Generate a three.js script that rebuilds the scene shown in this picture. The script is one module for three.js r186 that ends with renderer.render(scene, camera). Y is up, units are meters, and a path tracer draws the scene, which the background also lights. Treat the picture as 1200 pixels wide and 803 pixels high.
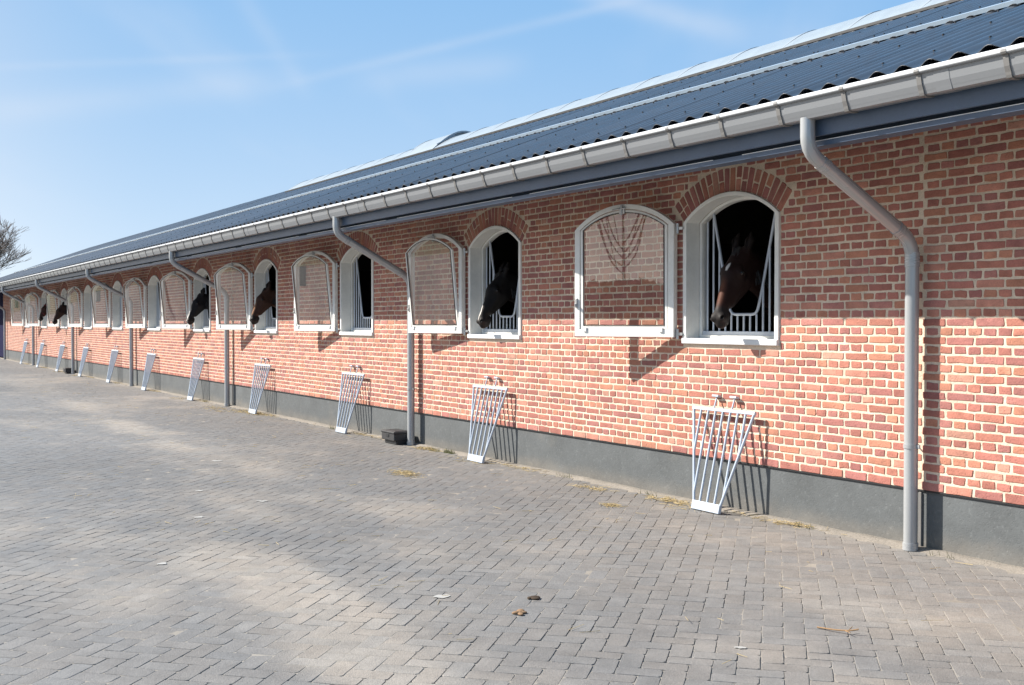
import * as THREE from 'three';
import { mergeGeometries } from 'three/addons/utils/BufferGeometryUtils.js';
import { RoundedBoxGeometry } from 'three/addons/geometries/RoundedBoxGeometry.js';
import { MarchingCubes } from 'three/addons/objects/MarchingCubes.js';

// ------------------------------------------------------------------ camera, sky, sun, exposure
// x runs along the stable wall (far end at negative x), y is up, z points from the wall into the yard; wall face at z = 0
const scene = new THREE.Scene();
const camera = new THREE.PerspectiveCamera(34.32, 1200 / 803, 0.1, 3000);
camera.position.set(0, 1.57, 6.42);
{
  const yaw = 0.5518, pitch = -0.0181;                       // from -x towards the wall; slightly down
  camera.lookAt(-Math.cos(yaw) * Math.cos(pitch), 1.57 + Math.sin(pitch), 6.42 - Math.sin(yaw) * Math.cos(pitch));
}
const renderer = new THREE.WebGLRenderer({ antialias: true });
renderer.setSize(1024, 685);
renderer.toneMapping = THREE.LinearToneMapping;
renderer.toneMappingExposure = 1.9;
renderer.shadowMap.enabled = true;
const SUN = new THREE.Vector3(-1.0, 1.10, 1.0).normalize();
const sun = new THREE.DirectionalLight(new THREE.Color(1, 0.95, 0.87), 4.75);
sun.position.copy(SUN).multiplyScalar(80).add(new THREE.Vector3(-25, 0, 0));
sun.target.position.set(-25, 0, 0);
sun.castShadow = true;
sun.shadow.mapSize.set(4096, 4096);
Object.assign(sun.shadow.camera, { left: -50, right: 50, top: 40, bottom: -40, near: 1, far: 200 });
sun.shadow.bias = -0.0005;
scene.add(sun, sun.target);

// ------------------------------------------------------------------ seeded noise
function rngOf(seed) { let s = seed >>> 0; return () => { s = (s + 0x6d2b79f5) >>> 0; let t = Math.imul(s ^ (s >>> 15), 1 | s); t = (t + Math.imul(t ^ (t >>> 7), 61 | t)) ^ t; return ((t ^ (t >>> 14)) >>> 0) / 4294967296; }; }
const hash = (x, y, s = 0) => { let h = Math.imul(x | 0, 374761393) ^ Math.imul(y | 0, 668265263) ^ Math.imul(s | 0, 974634727); h = Math.imul(h ^ (h >>> 13), 1274126177); return ((h ^ (h >>> 16)) >>> 0) / 4294967296; };
const lerp = (a, b, t) => a + (b - a) * t, clamp = (x, a = 0, b = 1) => Math.min(b, Math.max(a, x)), smooth = (a, b, x) => { const t = clamp((x - a) / (b - a)); return t * t * (3 - 2 * t); };
function vnoise(x, y, seed = 0, per = 0) {                     // value noise, optionally tiling with period per
  const ix = Math.floor(x), iy = Math.floor(y), fx = x - ix, fy = y - iy, u = fx * fx * (3 - 2 * fx), v = fy * fy * (3 - 2 * fy);
  const w = per ? (n) => ((n % per) + per) % per : (n) => n;
  const a = hash(w(ix), w(iy), seed), b = hash(w(ix + 1), w(iy), seed), c = hash(w(ix), w(iy + 1), seed), d = hash(w(ix + 1), w(iy + 1), seed);
  return lerp(lerp(a, b, u), lerp(c, d, u), v);
}
function fbm(x, y, oct, seed = 0, per = 0) { let s = 0, a = 0.5, n = 0; for (let i = 0; i < oct; i++) { s += a * vnoise(x, y, seed + i * 17, per); n += a; x *= 2; y *= 2; per *= 2; a *= 0.55; } return s / n; }

// ------------------------------------------------------------------ sky (air and thin cirrus only)
{
  const W = 2048, H = 1024, data = new Float32Array(W * H * 4), d = new THREE.Vector3();
  const K = 1 / 1.9;                                          // written for the exposure above
  const streaks = [                                           // thin trails: two points on the trail (direction), width, strength
    [[-0.905, 0.214, -0.367], [-0.77, 0.273, -0.577], 0.0035, 0.16],
    [[-0.888, 0.212, -0.407], [-0.834, 0.225, -0.504], 0.011, 0.16],
    [[-0.78, 0.283, -0.558], [-0.719, 0.251, -0.648], 0.01, 0.22],
    [[-0.972, 0.204, -0.118], [-0.915, 0.228, -0.332], 0.0025, 0.12],
    [[-0.978, 0.17, -0.119], [-0.927, 0.206, -0.313], 0.012, 0.14],
    [[-0.915, 0.271, -0.299], [-0.914, 0.208, -0.347], 0.008, 0.1],
    [[-0.723, 0.254, -0.642], [-0.643, 0.23, -0.73], 0.014, 0.08],
  ].map(([a, b, w, s]) => { const A = new THREE.Vector3(...a).normalize(), B = new THREE.Vector3(...b).normalize(); return { n: A.clone().cross(B).normalize(), m: A.clone().add(B).normalize(), half: A.angleTo(B) * 0.75, w, s }; });
  for (let r = 0; r < H; r++) {
    const up = ((r + 0.5) / H - 0.5) * Math.PI, y = Math.sin(up), c0 = Math.cos(up);
    for (let c = 0; c < W; c++) {
      const a = ((c + 0.5) / W - 0.5) * 2 * Math.PI;
      d.set(Math.cos(a) * c0, y, Math.sin(a) * c0);
      const e = Math.max(0, y), toSun = d.dot(SUN);
      const side = clamp(0.5 + 0.5 * (d.x * 0.80 - d.z * 0.62) / Math.max(0.05, c0));     // 1 away from the sun's side
      const h = Math.exp(-e * lerp(4.0, 7.6, side));
      const w = smooth(0.50, 0.97, (d.x * SUN.x + d.z * SUN.z) / (Math.hypot(SUN.x, SUN.z) * Math.max(0.05, c0)));   // whiter, hazier air round the sun, brightened to lift the shaded wall
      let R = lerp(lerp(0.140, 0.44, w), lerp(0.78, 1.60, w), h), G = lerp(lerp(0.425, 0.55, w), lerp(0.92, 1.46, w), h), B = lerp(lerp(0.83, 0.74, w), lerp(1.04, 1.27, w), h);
      const glow = Math.pow(Math.max(0, toSun), 10) * 0.5 + Math.pow(Math.max(0, toSun), 60) * 1.6;
      R += glow; G += glow; B += glow * 0.95;
      if (e > 0) {
        const px = d.x / (e + 0.12), pz = d.z / (e + 0.12), q = px * 0.77 + pz * 0.64, p = -px * 0.64 + pz * 0.77;
        let ci = smooth(0.46, 0.86, fbm(q * 0.8 + 3, p * 2.6, 6, 5)) * 0.15 * smooth(0.02, 0.2, e);
        for (const s of streaks) {
          const off = d.dot(s.n), along = Math.acos(clamp(d.dot(s.m), -1, 1));
          ci += s.s * Math.exp(-((off / s.w) ** 2)) * smooth(s.half * 1.1, s.half * 0.5, along) * (0.45 + 1.1 * fbm(q * 3, p * 5, 4, 31));
        }
        ci = clamp(ci);
        R = lerp(R, 0.86, ci); G = lerp(G, 0.89, ci); B = lerp(B, 0.95, ci);
      }
      if (y < 0) { const t = smooth(0, -0.1, y); R = lerp(R, 0.30, t); G = lerp(G, 0.29, t); B = lerp(B, 0.27, t); }
      const o = (r * W + c) * 4;
      data[o] = R * K; data[o + 1] = G * K; data[o + 2] = B * K; data[o + 3] = 1;
    }
  }
  const t = new THREE.DataTexture(data, W, H, THREE.RGBAFormat, THREE.FloatType);
  t.mapping = THREE.EquirectangularReflectionMapping; t.magFilter = THREE.LinearFilter; t.needsUpdate = true;
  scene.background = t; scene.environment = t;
}

// ------------------------------------------------------------------ textures and materials
function tex(size, metres, f, srgb = false) {                  // f(u, v) -> grey 0..1 or [r, g, b]; one repeat covers `metres`
  const data = new Uint8Array(size * size * 4);
  for (let y = 0; y < size; y++) for (let x = 0; x < size; x++) {
    const v = f(x / size, y / size), o = (y * size + x) * 4;
    for (let k = 0; k < 3; k++) data[o + k] = clamp(Array.isArray(v) ? v[k] : v) * 255;
    data[o + 3] = 255;
  }
  const t = new THREE.DataTexture(data, size, size);
  t.wrapS = t.wrapT = THREE.RepeatWrapping; t.magFilter = THREE.LinearFilter; t.minFilter = THREE.LinearMipmapLinearFilter; t.generateMipmaps = true;
  t.repeat.set(1 / metres, 1 / metres); t.needsUpdate = true;
  if (srgb) t.colorSpace = THREE.SRGBColorSpace;
  return t;
}
const grainT = tex(512, 0.45, (u, v) => { const a = fbm(u * 8, v * 8, 4, 1, 8), b = fbm(u * 64, v * 64, 3, 9, 64); return 0.60 + 0.30 * a + 0.26 * (b - 0.5) * 2 * 0.5 - (b > 0.78 ? 0.2 : 0); });
const grainB = tex(512, 0.45, (u, v) => { const b = fbm(u * 48, v * 48, 4, 21, 48), a = fbm(u * 10, v * 10, 3, 4, 10); return 0.3 + 0.4 * a + 0.35 * b - (b < 0.3 ? 0.25 : 0); });
const paverT = tex(512, 0.6, (u, v) => { const a = fbm(u * 6, v * 6, 5, 41, 6), b = vnoise(u * 200, v * 200, 44, 200), c = vnoise(u * 100, v * 100, 46, 100); return 0.74 + 0.30 * (a - 0.5) + 0.16 * (b - 0.5) + 0.14 * (c - 0.5); });
const paverB = tex(512, 0.6, (u, v) => 0.5 * vnoise(u * 170, v * 170, 51, 170) + 0.5 * fbm(u * 40, v * 40, 3, 52, 40));
const plinthT = tex(512, 1.7, (u, v) => { const a = fbm(u * 5, v * 5, 5, 61, 5), s = fbm(u * 24, v * 24, 3, 63, 24), b = fbm(u * 90, v * 90, 2, 66, 90); return 0.72 + 0.30 * (a - 0.5) + 0.10 * (s - 0.5) + 0.12 * (b - 0.5) + (b > 0.8 ? 0.14 : 0); });
const mortarT = tex(512, 0.8, (u, v) => 0.72 + 0.34 * (fbm(u * 6, v * 6, 4, 71, 6) - 0.5) + 0.22 * (fbm(u * 90, v * 90, 2, 72, 90) - 0.5));
const roofT = tex(512, 3.1, (u, v) => 0.76 + 0.3 * (fbm(u * 4, v * 4, 5, 81, 4) - 0.5) + 0.08 * (fbm(u * 120, v * 120, 2, 83, 120) - 0.5));
const metalT = tex(256, 0.7, (u, v) => 0.90 + 0.2 * (fbm(u * 5, v * 5, 5, 91, 5) - 0.5) + 0.06 * (fbm(u * 60, v * 60, 2, 92, 60) - 0.5));
const metalR = tex(256, 0.7, (u, v) => 0.62 + 0.5 * (fbm(u * 7, v * 7, 4, 95, 7) - 0.5));
const lin = (r, g, b) => new THREE.Color().setRGB(r, g, b);
const std = (c, roughness = 0.8, o = {}) => new THREE.MeshStandardMaterial({ color: c, roughness, metalness: 0, ...o });
const M = {
  brick: std(lin(1, 1, 1), 0.9, { vertexColors: true, map: grainT, bumpMap: grainB, bumpScale: 0.004 }),
  mortar: std(lin(0.90, 0.735, 0.565), 0.95, { map: mortarT, bumpMap: grainB, bumpScale: 0.004 }),
  plinth: std(lin(0.155, 0.165, 0.17), 0.75, { map: plinthT, bumpMap: grainB, bumpScale: 0.0025 }),
  paver: std(lin(1, 1, 1), 0.88, { vertexColors: true, map: paverT, bumpMap: paverB, bumpScale: 0.0025 }),
  sand: std(lin(0.33, 0.29, 0.245), 1, { map: mortarT, bumpMap: grainB, bumpScale: 0.006 }),
  joint: std(lin(0.36, 0.32, 0.27), 1, { map: mortarT }),
  roof: std(lin(0.060, 0.067, 0.081), 0.5, { map: roofT, roughnessMap: metalR }),
  strip: std(lin(0.34, 0.42, 0.50), 0.45, { map: metalT }),
  fascia: std(lin(0.072, 0.11, 0.175), 0.45, { map: metalT }),
  zinc: std(lin(0.25, 0.258, 0.27), 0.4, { metalness: 0.15 }),
  lip: std(lin(0.55, 0.56, 0.57), 0.4),  // gutter zinc made paler: sunlight on the top edge painted in
  pipe: std(lin(0.45, 0.46, 0.465), 0.42, { map: metalT, roughnessMap: metalR, metalness: 0.25 }),
  bracket: std(lin(0.19, 0.182, 0.175), 0.6, { map: metalT }),
  frame: std(lin(0.88, 0.86, 0.81), 0.5, { map: metalT }),
  sill: std(lin(0.84, 0.84, 0.84), 0.5, { map: metalT }),
  bar: std(lin(0.56, 0.60, 0.66), 0.45, { map: metalT, metalness: 0.15 }),
  grate: std(lin(0.50, 0.56, 0.64), 0.45, { map: metalT, metalness: 0.1 }),
  dark: std(lin(0.035, 0.034, 0.036), 0.6, { map: metalT }),
  black: std(lin(0.02, 0.02, 0.022), 0.5),
  steel: std(lin(0.5, 0.5, 0.5), 0.35, { metalness: 0.7 }),
  glass: new THREE.MeshPhysicalMaterial({ color: lin(0.97, 0.985, 0.98), roughness: 0.01, transmission: 1, thickness: 0, ior: 1.95 }),
  ridge: std(lin(0.33, 0.365, 0.385), 0.35, { map: metalT }),
  rib: std(lin(0.30, 0.33, 0.36), 0.5),
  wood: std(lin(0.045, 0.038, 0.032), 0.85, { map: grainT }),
  navy: new THREE.MeshPhysicalMaterial({ color: lin(0.012, 0.012, 0.05), roughness: 0.9, specularIntensity: 0.15, map: metalT }),
  lampGlass: std(lin(0.62, 0.62, 0.58), 0.3),
};

// ------------------------------------------------------------------ helpers
const used = new Map();
const numbered = (n) => { const k = used.get(n) ?? 0; used.set(n, k + 1); return k ? `${n}_${String(k).padStart(3, '0')}` : n; };
const shade = (o) => { o.traverse((c) => { if (c.isMesh) { c.castShadow = true; c.receiveShadow = true; } }); return o; };
function mesh(name, g, m, parent) { const o = new THREE.Mesh(Array.isArray(g) ? mergeGeometries(g.map((q) => (q.index ? q.toNonIndexed() : q))) : g, m); o.name = name; (parent ?? scene).add(o); o.castShadow = o.receiveShadow = true; return o; }
function group(name, parent) { const o = new THREE.Group(); o.name = name; (parent ?? scene).add(o); return o; }
function thing(name, label, category, pos = [0, 0, 0], turn = 0, grp) { const o = group(numbered(name)); o.position.set(...pos); o.rotation.y = turn; o.userData = { label, category }; if (grp) o.userData.group = grp; return o; }
function tag(o, label, category, grp, kind) { Object.assign(o.userData, label && { label }, category && { category }, grp && { group: grp }, kind && { kind }); return o; }
function structure(name, g, m) { const o = mesh(numbered(name), g, m); o.userData.kind = 'structure'; return o; }
function uvMetres(g) {                                         // box-projected uv in metres
  const q = g.index ? g.toNonIndexed() : g, p = q.attributes.position, n = q.attributes.normal, uv = new Float32Array(p.count * 2);
  for (let i = 0; i < p.count; i++) {
    const ax = Math.abs(n.getX(i)), ay = Math.abs(n.getY(i)), az = Math.abs(n.getZ(i));
    const [a, b] = az >= ax && az >= ay ? [p.getX(i), p.getY(i)] : ay >= ax ? [p.getX(i), p.getZ(i)] : [p.getZ(i), p.getY(i)];
    uv[2 * i] = a; uv[2 * i + 1] = b;
  }
  q.setAttribute('uv', new THREE.BufferAttribute(uv, 2));
  return q;
}
const box = (x0, x1, y0, y1, z0, z1) => uvMetres(new THREE.BoxGeometry(x1 - x0, y1 - y0, z1 - z0).translate((x0 + x1) / 2, (y0 + y1) / 2, (z0 + z1) / 2));
const rbox = (x0, x1, y0, y1, z0, z1, r = 0.004, seg = 2) => uvMetres(new RoundedBoxGeometry(x1 - x0, y1 - y0, z1 - z0, seg, r).translate((x0 + x1) / 2, (y0 + y1) / 2, (z0 + z1) / 2));
const V = (x, y, z) => new THREE.Vector3(x, y, z);
function rod(a, b, r, r2 = r, seg = 8) { const d = b.clone().sub(a), g = new THREE.CylinderGeometry(r2, r, d.length(), seg); g.applyQuaternion(new THREE.Quaternion().setFromUnitVectors(V(0, 1, 0), d.clone().normalize())); const c = a.clone().add(b).multiplyScalar(0.5); return g.translate(c.x, c.y, c.z); }
function bent(points, r, n = 6) {                              // polyline with rounded corners
  const out = [points[0].clone()];
  for (let i = 1; i < points.length - 1; i++) {
    const p = points[i], a = points[i - 1].clone().sub(p), b = points[i + 1].clone().sub(p), k = Math.min(r, a.length() * 0.48, b.length() * 0.48);
    const A = p.clone().add(a.normalize().multiplyScalar(k)), B = p.clone().add(b.normalize().multiplyScalar(k));
    for (let j = 0; j <= n; j++) { const t = j / n; out.push(A.clone().multiplyScalar((1 - t) ** 2).add(p.clone().multiplyScalar(2 * t * (1 - t))).add(B.clone().multiplyScalar(t * t))); }
  }
  out.push(points[points.length - 1].clone());
  return out;
}
class Poly extends THREE.Curve { constructor(p) { super(); this.p = p; this.l = [0]; for (let i = 1; i < p.length; i++) this.l.push(this.l[i - 1] + p[i].distanceTo(p[i - 1])); }
  getPoint(t, target = new THREE.Vector3()) { const s = t * this.l[this.l.length - 1]; let i = 1; while (i < this.l.length - 1 && this.l[i] < s) i++; return target.copy(this.p[i - 1]).lerp(this.p[i], clamp((s - this.l[i - 1]) / Math.max(1e-9, this.l[i] - this.l[i - 1]))); } }
const tube = (pts, r, steps, seg = 14) => new THREE.TubeGeometry(new Poly(pts), steps, r, seg, false);

// ------------------------------------------------------------------ buffers of many irregular blocks
class Blocks {
  constructor() { this.p = []; this.n = []; this.c = []; this.u = []; }
  tri(a, b, c, ca, cb, cc, ua, ub, uc) {
    const ux = b[0] - a[0], uy = b[1] - a[1], uz = b[2] - a[2], vx = c[0] - a[0], vy = c[1] - a[1], vz = c[2] - a[2];
    let nx = uy * vz - uz * vy, ny = uz * vx - ux * vz, nz = ux * vy - uy * vx; const l = Math.hypot(nx, ny, nz) || 1; nx /= l; ny /= l; nz /= l;
    for (const [q, k, w] of [[a, ca, ua], [b, cb, ub], [c, cc, uc]]) { this.p.push(q[0], q[1], q[2]); this.n.push(nx, ny, nz); this.c.push(k[0], k[1], k[2]); this.u.push(w[0], w[1]); }
  }
  get count() { return this.p.length / 9; }
  build() { const g = new THREE.BufferGeometry(); for (const [k, a, s] of [['position', this.p, 3], ['normal', this.n, 3], ['color', this.c, 3], ['uv', this.u, 2]]) g.setAttribute(k, new THREE.BufferAttribute(new Float32Array(a), s)); return g; }
}
// A block whose face is a jittered outline in local (a, b), standing `high` proud of its bed; place(a, b, h) -> world, colour(a, b) -> linear rgb
function block(B, w, h, high, edge, rough, fine, rnd, place, colour) {
  const ou = rnd() * 7, ov = rnd() * 7, hw = w / 2, hh = h / 2;
  let out = [];
  if (fine) {
    const k = Math.min(hw, hh) * 0.22, j = () => (rnd() - 0.5) * 2 * rough;
    const raw = [[-hw, -hh + k], [-hw + k, -hh], [0, -hh], [hw - k, -hh], [hw, -hh + k], [hw, hh - k], [hw - k, hh], [0, hh], [-hw + k, hh], [-hw, hh - k]];
    out = raw.map(([a, b]) => [a + j(), b + j()]);
  } else out = [[-hw, -hh], [hw, -hh], [hw, hh], [-hw, hh]].map(([a, b]) => [a + (rnd() - 0.5) * rough, b + (rnd() - 0.5) * rough]);
  const n = out.length, inner = out.map(([a, b]) => [a * (1 - edge / hw), b * (1 - edge / hh)]);
  const tilt = [(rnd() - 0.5) * 0.02, (rnd() - 0.5) * 0.02], lift = (rnd() - 0.5) * rough * 0.7;
  const top = (a, b) => high + lift + a * tilt[0] + b * tilt[1];
  const P = (q, z) => place(q[0], q[1], z), uv = (q) => [q[0] + ou, q[1] + ov], mid = [0, 0];
  const I = inner.map((q) => P(q, top(q[0], q[1]))), O = out.map((q) => P(q, top(q[0], q[1]) - edge * 0.9)), D = out.map((q) => P(q, -0.006)), C = P(mid, top(0, 0) + (fine ? rough * 0.2 : 0));
  const ci = inner.map((q) => colour(q[0], q[1])), co = out.map((q, i) => ci[i]), cc = colour(0, 0);
  for (let i = 0; i < n; i++) {
    const j = (i + 1) % n;
    if (fine) B.tri(C, I[i], I[j], cc, ci[i], ci[j], uv(mid), uv(inner[i]), uv(inner[j]));
    B.tri(I[i], O[i], O[j], ci[i], co[i], co[j], uv(inner[i]), uv(out[i]), uv(out[j]));
    B.tri(I[i], O[j], I[j], ci[i], co[j], ci[j], uv(inner[i]), uv(out[j]), uv(inner[j]));
    B.tri(O[i], D[i], D[j], co[i], co[i], co[j], uv(out[i]), uv(out[i]), uv(out[j]));
    B.tri(O[i], D[j], O[j], co[i], co[j], co[j], uv(out[i]), uv(out[j]), uv(out[j]));
  }
  if (!fine) { B.tri(I[0], I[1], I[2], ci[0], ci[1], ci[2], uv(inner[0]), uv(inner[1]), uv(inner[2])); B.tri(I[0], I[2], I[3], ci[0], ci[2], ci[3], uv(inner[0]), uv(inner[2]), uv(inner[3])); }
}

// ------------------------------------------------------------------ measures of the stable
const FAR = -52.4, NEAR = 2.0, BASE = 0.415, COURSE = 0.0625, TOPB = 3.15;
const WT = Array.from({ length: 11 }, (_, k) => -(6.958 + 3.85 * k));     // window centres
const PT = Array.from({ length: 7 }, (_, j) => -(5.045 + 7.7 * j));       // downpipes
const JOINTS = [-5.03, -20.43, -35.83];
const WW = 1.157, SILL = 1.383, SPRING = 2.443, RISE = 0.218, AR = (WW * WW / 4 + RISE * RISE) / (2 * RISE), ACY = SPRING + RISE - AR, AH = Math.asin(WW / 2 / AR), RING = 0.205;
function archPath(P, w, y0, ys, r, cx = 0) {                   // outline: rectangle with a segmental head
  const R = (w * w / 4 + r * r) / (2 * r), cy = ys + r - R, h = Math.asin(Math.min(1, w / 2 / R));
  P.moveTo(cx - w / 2, y0); P.lineTo(cx + w / 2, y0); P.lineTo(cx + w / 2, ys);
  P.absarc(cx, cy, R, Math.PI / 2 - h, Math.PI / 2 + h, false);
  P.lineTo(cx - w / 2, y0);
  return P;
}

// ------------------------------------------------------------------ ground, yard
structure('concrete_yard', box(-70, 12, -0.3, -0.02, 10, 27), std(lin(0.29, 0.265, 0.235), 0.95, { map: mortarT }));
const lawn = structure('ground', new THREE.PlaneGeometry(1600, 1600).rotateX(-Math.PI / 2).translate(0, -0.09, 0), std(lin(0.12, 0.125, 0.06), 1));
const yard = (() => {                                          // bedding sand: fills some joints to the top, lies lower in others
  const g = new THREE.PlaneGeometry(66, 10.1, 440, 90).rotateX(-Math.PI / 2).translate(-27, 0, 4.95), p = g.attributes.position;
  for (let i = 0; i < p.count; i++) { const x = p.getX(i), z = p.getZ(i), n = fbm(x * 1.6, z * 1.6, 4, 501); p.setY(i, lerp(-0.0042, 0.0001, smooth(0.34, 0.62, n)) + 0.0005 * (fbm(x * 5, z * 5, 2, 505) - 0.5)); }
  g.computeVertexNormals();
  return structure('paved_yard', uvMetres(g), M.joint);
})();
{
  const rnd = rngOf(77), L = 0.106, J = 0.0035, C = Math.SQRT1_2, list = [];
  for (let i = -560; i < 560; i++) for (let j = -560; j < 560; j++) {
    const m = (((i - j) % 4) + 4) % 4;
    if (m !== 0 && m !== 3) continue;
    const along = m === 0, p = (i + (along ? 1 : 0.5)) * L, q = (j + (along ? 0.5 : 1)) * L;
    const x = (p - q) * C - 20, z = (p + q) * C;
    if (x < -59 || x > 4 || z < 0.075 || z > 8.4) continue;
    list.push({ x, z, a: along ? 1 : 0, d: Math.hypot(x, z - 6.42) });
  }
  const fx = -Math.cos(0.5518), fz = -Math.sin(0.5518);
  const seen = (b) => { const dx = b.x, dz = b.z - 6.42, Z = dx * fx + dz * fz, X = -dx * fz + dz * fx; return Z > 4.75 && Math.abs(X) < Z * 0.47; };
  list.sort((a, b) => (seen(b) - seen(a)) || a.d - b.d);
  const drifts = [[-17, 2.6, 2.6, 0.5, 0.9], [-7.2, 4.25, 0.9, 0.45, 0.9], [-6.2, 4.1, 0.8, 0.4, 0.8], [-4.75, 4.3, 0.6, 0.35, 1], [-5.6, 4.05, 0.7, 0.3, 0.8], [-11.9, 2.5, 1.6, 0.35, 0.6], [-14.0, 2.7, 1.4, 0.3, 0.5], [-9.3, 3.4, 1.3, 0.3, 0.6], [-6.6, 5.0, 0.7, 0.4, 0.5], [-8.4, 2.5, 0.9, 0.3, 0.45], [-3.8, 1.5, 1.2, 0.6, 0.5], [-22, 2.4, 3, 0.5, 0.5], [-30, 2.2, 6, 0.6, 0.4]];
  const tint = (x, z) => {                                     // dry sand trodden into the grey pavers
    const s = fbm(x * 0.42 + 9, z * 0.7 + 2, 5, 201), d = fbm(x * 1.7, z * 2.3, 5, 207), g = fbm(x * 0.25, z * 0.3, 3, 211), f = fbm(x * 5, z * 5, 3, 219);
    let sandy = 0.7 * smooth(0.48, 0.78, s * 0.65 + d * 0.35) + 0.30 * Math.exp(-z / 0.35) + 0.22 * smooth(-9, -5, x);
    for (const [px, pz, a, b, k] of drifts) { const q = Math.hypot((x - px) / a, (z - pz) / b) + (d - 0.5) * 1.5 + (f - 0.5) * 0.5; sandy += k * smooth(1.1, 0.15, q); }
    sandy = Math.min(1, sandy) * (0.75 + 0.5 * f);
    const k = 0.93 + 0.34 * (g - 0.5);
    return [lerp(0.216, 0.41, sandy) * k, lerp(0.210, 0.362, sandy) * k, lerp(0.205, 0.312, sandy) * k];
  };
  const all = new Blocks();
  list.forEach((b, n) => {
    const t = 0.95 + rnd() * 0.10, warm = (rnd() - 0.5) * 0.05, ua = b.a ? [C, C] : [-C, C], va = b.a ? [-C, C] : [C, C];
    const w = 2 * L - J, h = L - J;
    // local axes: a runs along the long side, b across; keep a right-handed frame with the top face up
    const place = b.a ? (a, c, y) => [b.x + a * C - c * C, y - 0.012, b.z + a * C + c * C] : (a, c, y) => [b.x - a * C - c * C, y - 0.012, b.z + a * C - c * C];
    const colour = (a, c) => { const q = place(a, c, 0), k = tint(q[0], q[2]); return [k[0] * t * (1 + warm), k[1] * t, k[2] * t * (1 - warm)]; };
    const flip = (B) => block(B, w, h, 0.013, 0.0016, 0.0014, b.d < 16, rnd, (a, c, y) => place(a, -c, y), (a, c) => colour(a, -c));
    if (n < 300) { const own = new Blocks(); flip(own); mesh(n ? `paver_${String(n).padStart(3, '0')}` : 'paver', own.build(), M.paver, yard); } else flip(all);
  });
  const rest = mesh('pavers', all.build(), M.paver, yard); rest.userData.kind = 'stuff';
}
{ // crumbly edge of mortar and sand between pavers and plinth
  const B = new Blocks(), c = [1, 1, 1], prof = (x) => { const a = 0.06 + 0.05 * fbm(x * 2.2, 1, 4, 301), h = 0.012 + 0.014 * fbm(x * 3.1, 5, 3, 305); return [[x, h, -0.03], [x, h, 0.02 + 0.02 * fbm(x * 6, 3, 2, 309)], [x, 0.003, a], [x, -0.03, a + 0.02]]; };
  for (let x = -56; x < 3; x += 0.05) { const p = prof(x), q = prof(x + 0.05); for (let i = 0; i < 3; i++) { const uv = (s) => [s[0], s[2]]; B.tri(p[i], p[i + 1], q[i + 1], c, c, c, uv(p[i]), uv(p[i + 1]), uv(q[i + 1])); B.tri(p[i], q[i + 1], q[i], c, c, c, uv(p[i]), uv(q[i + 1]), uv(q[i])); } }
  structure('sand_edge', B.build(), M.sand);
}

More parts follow.
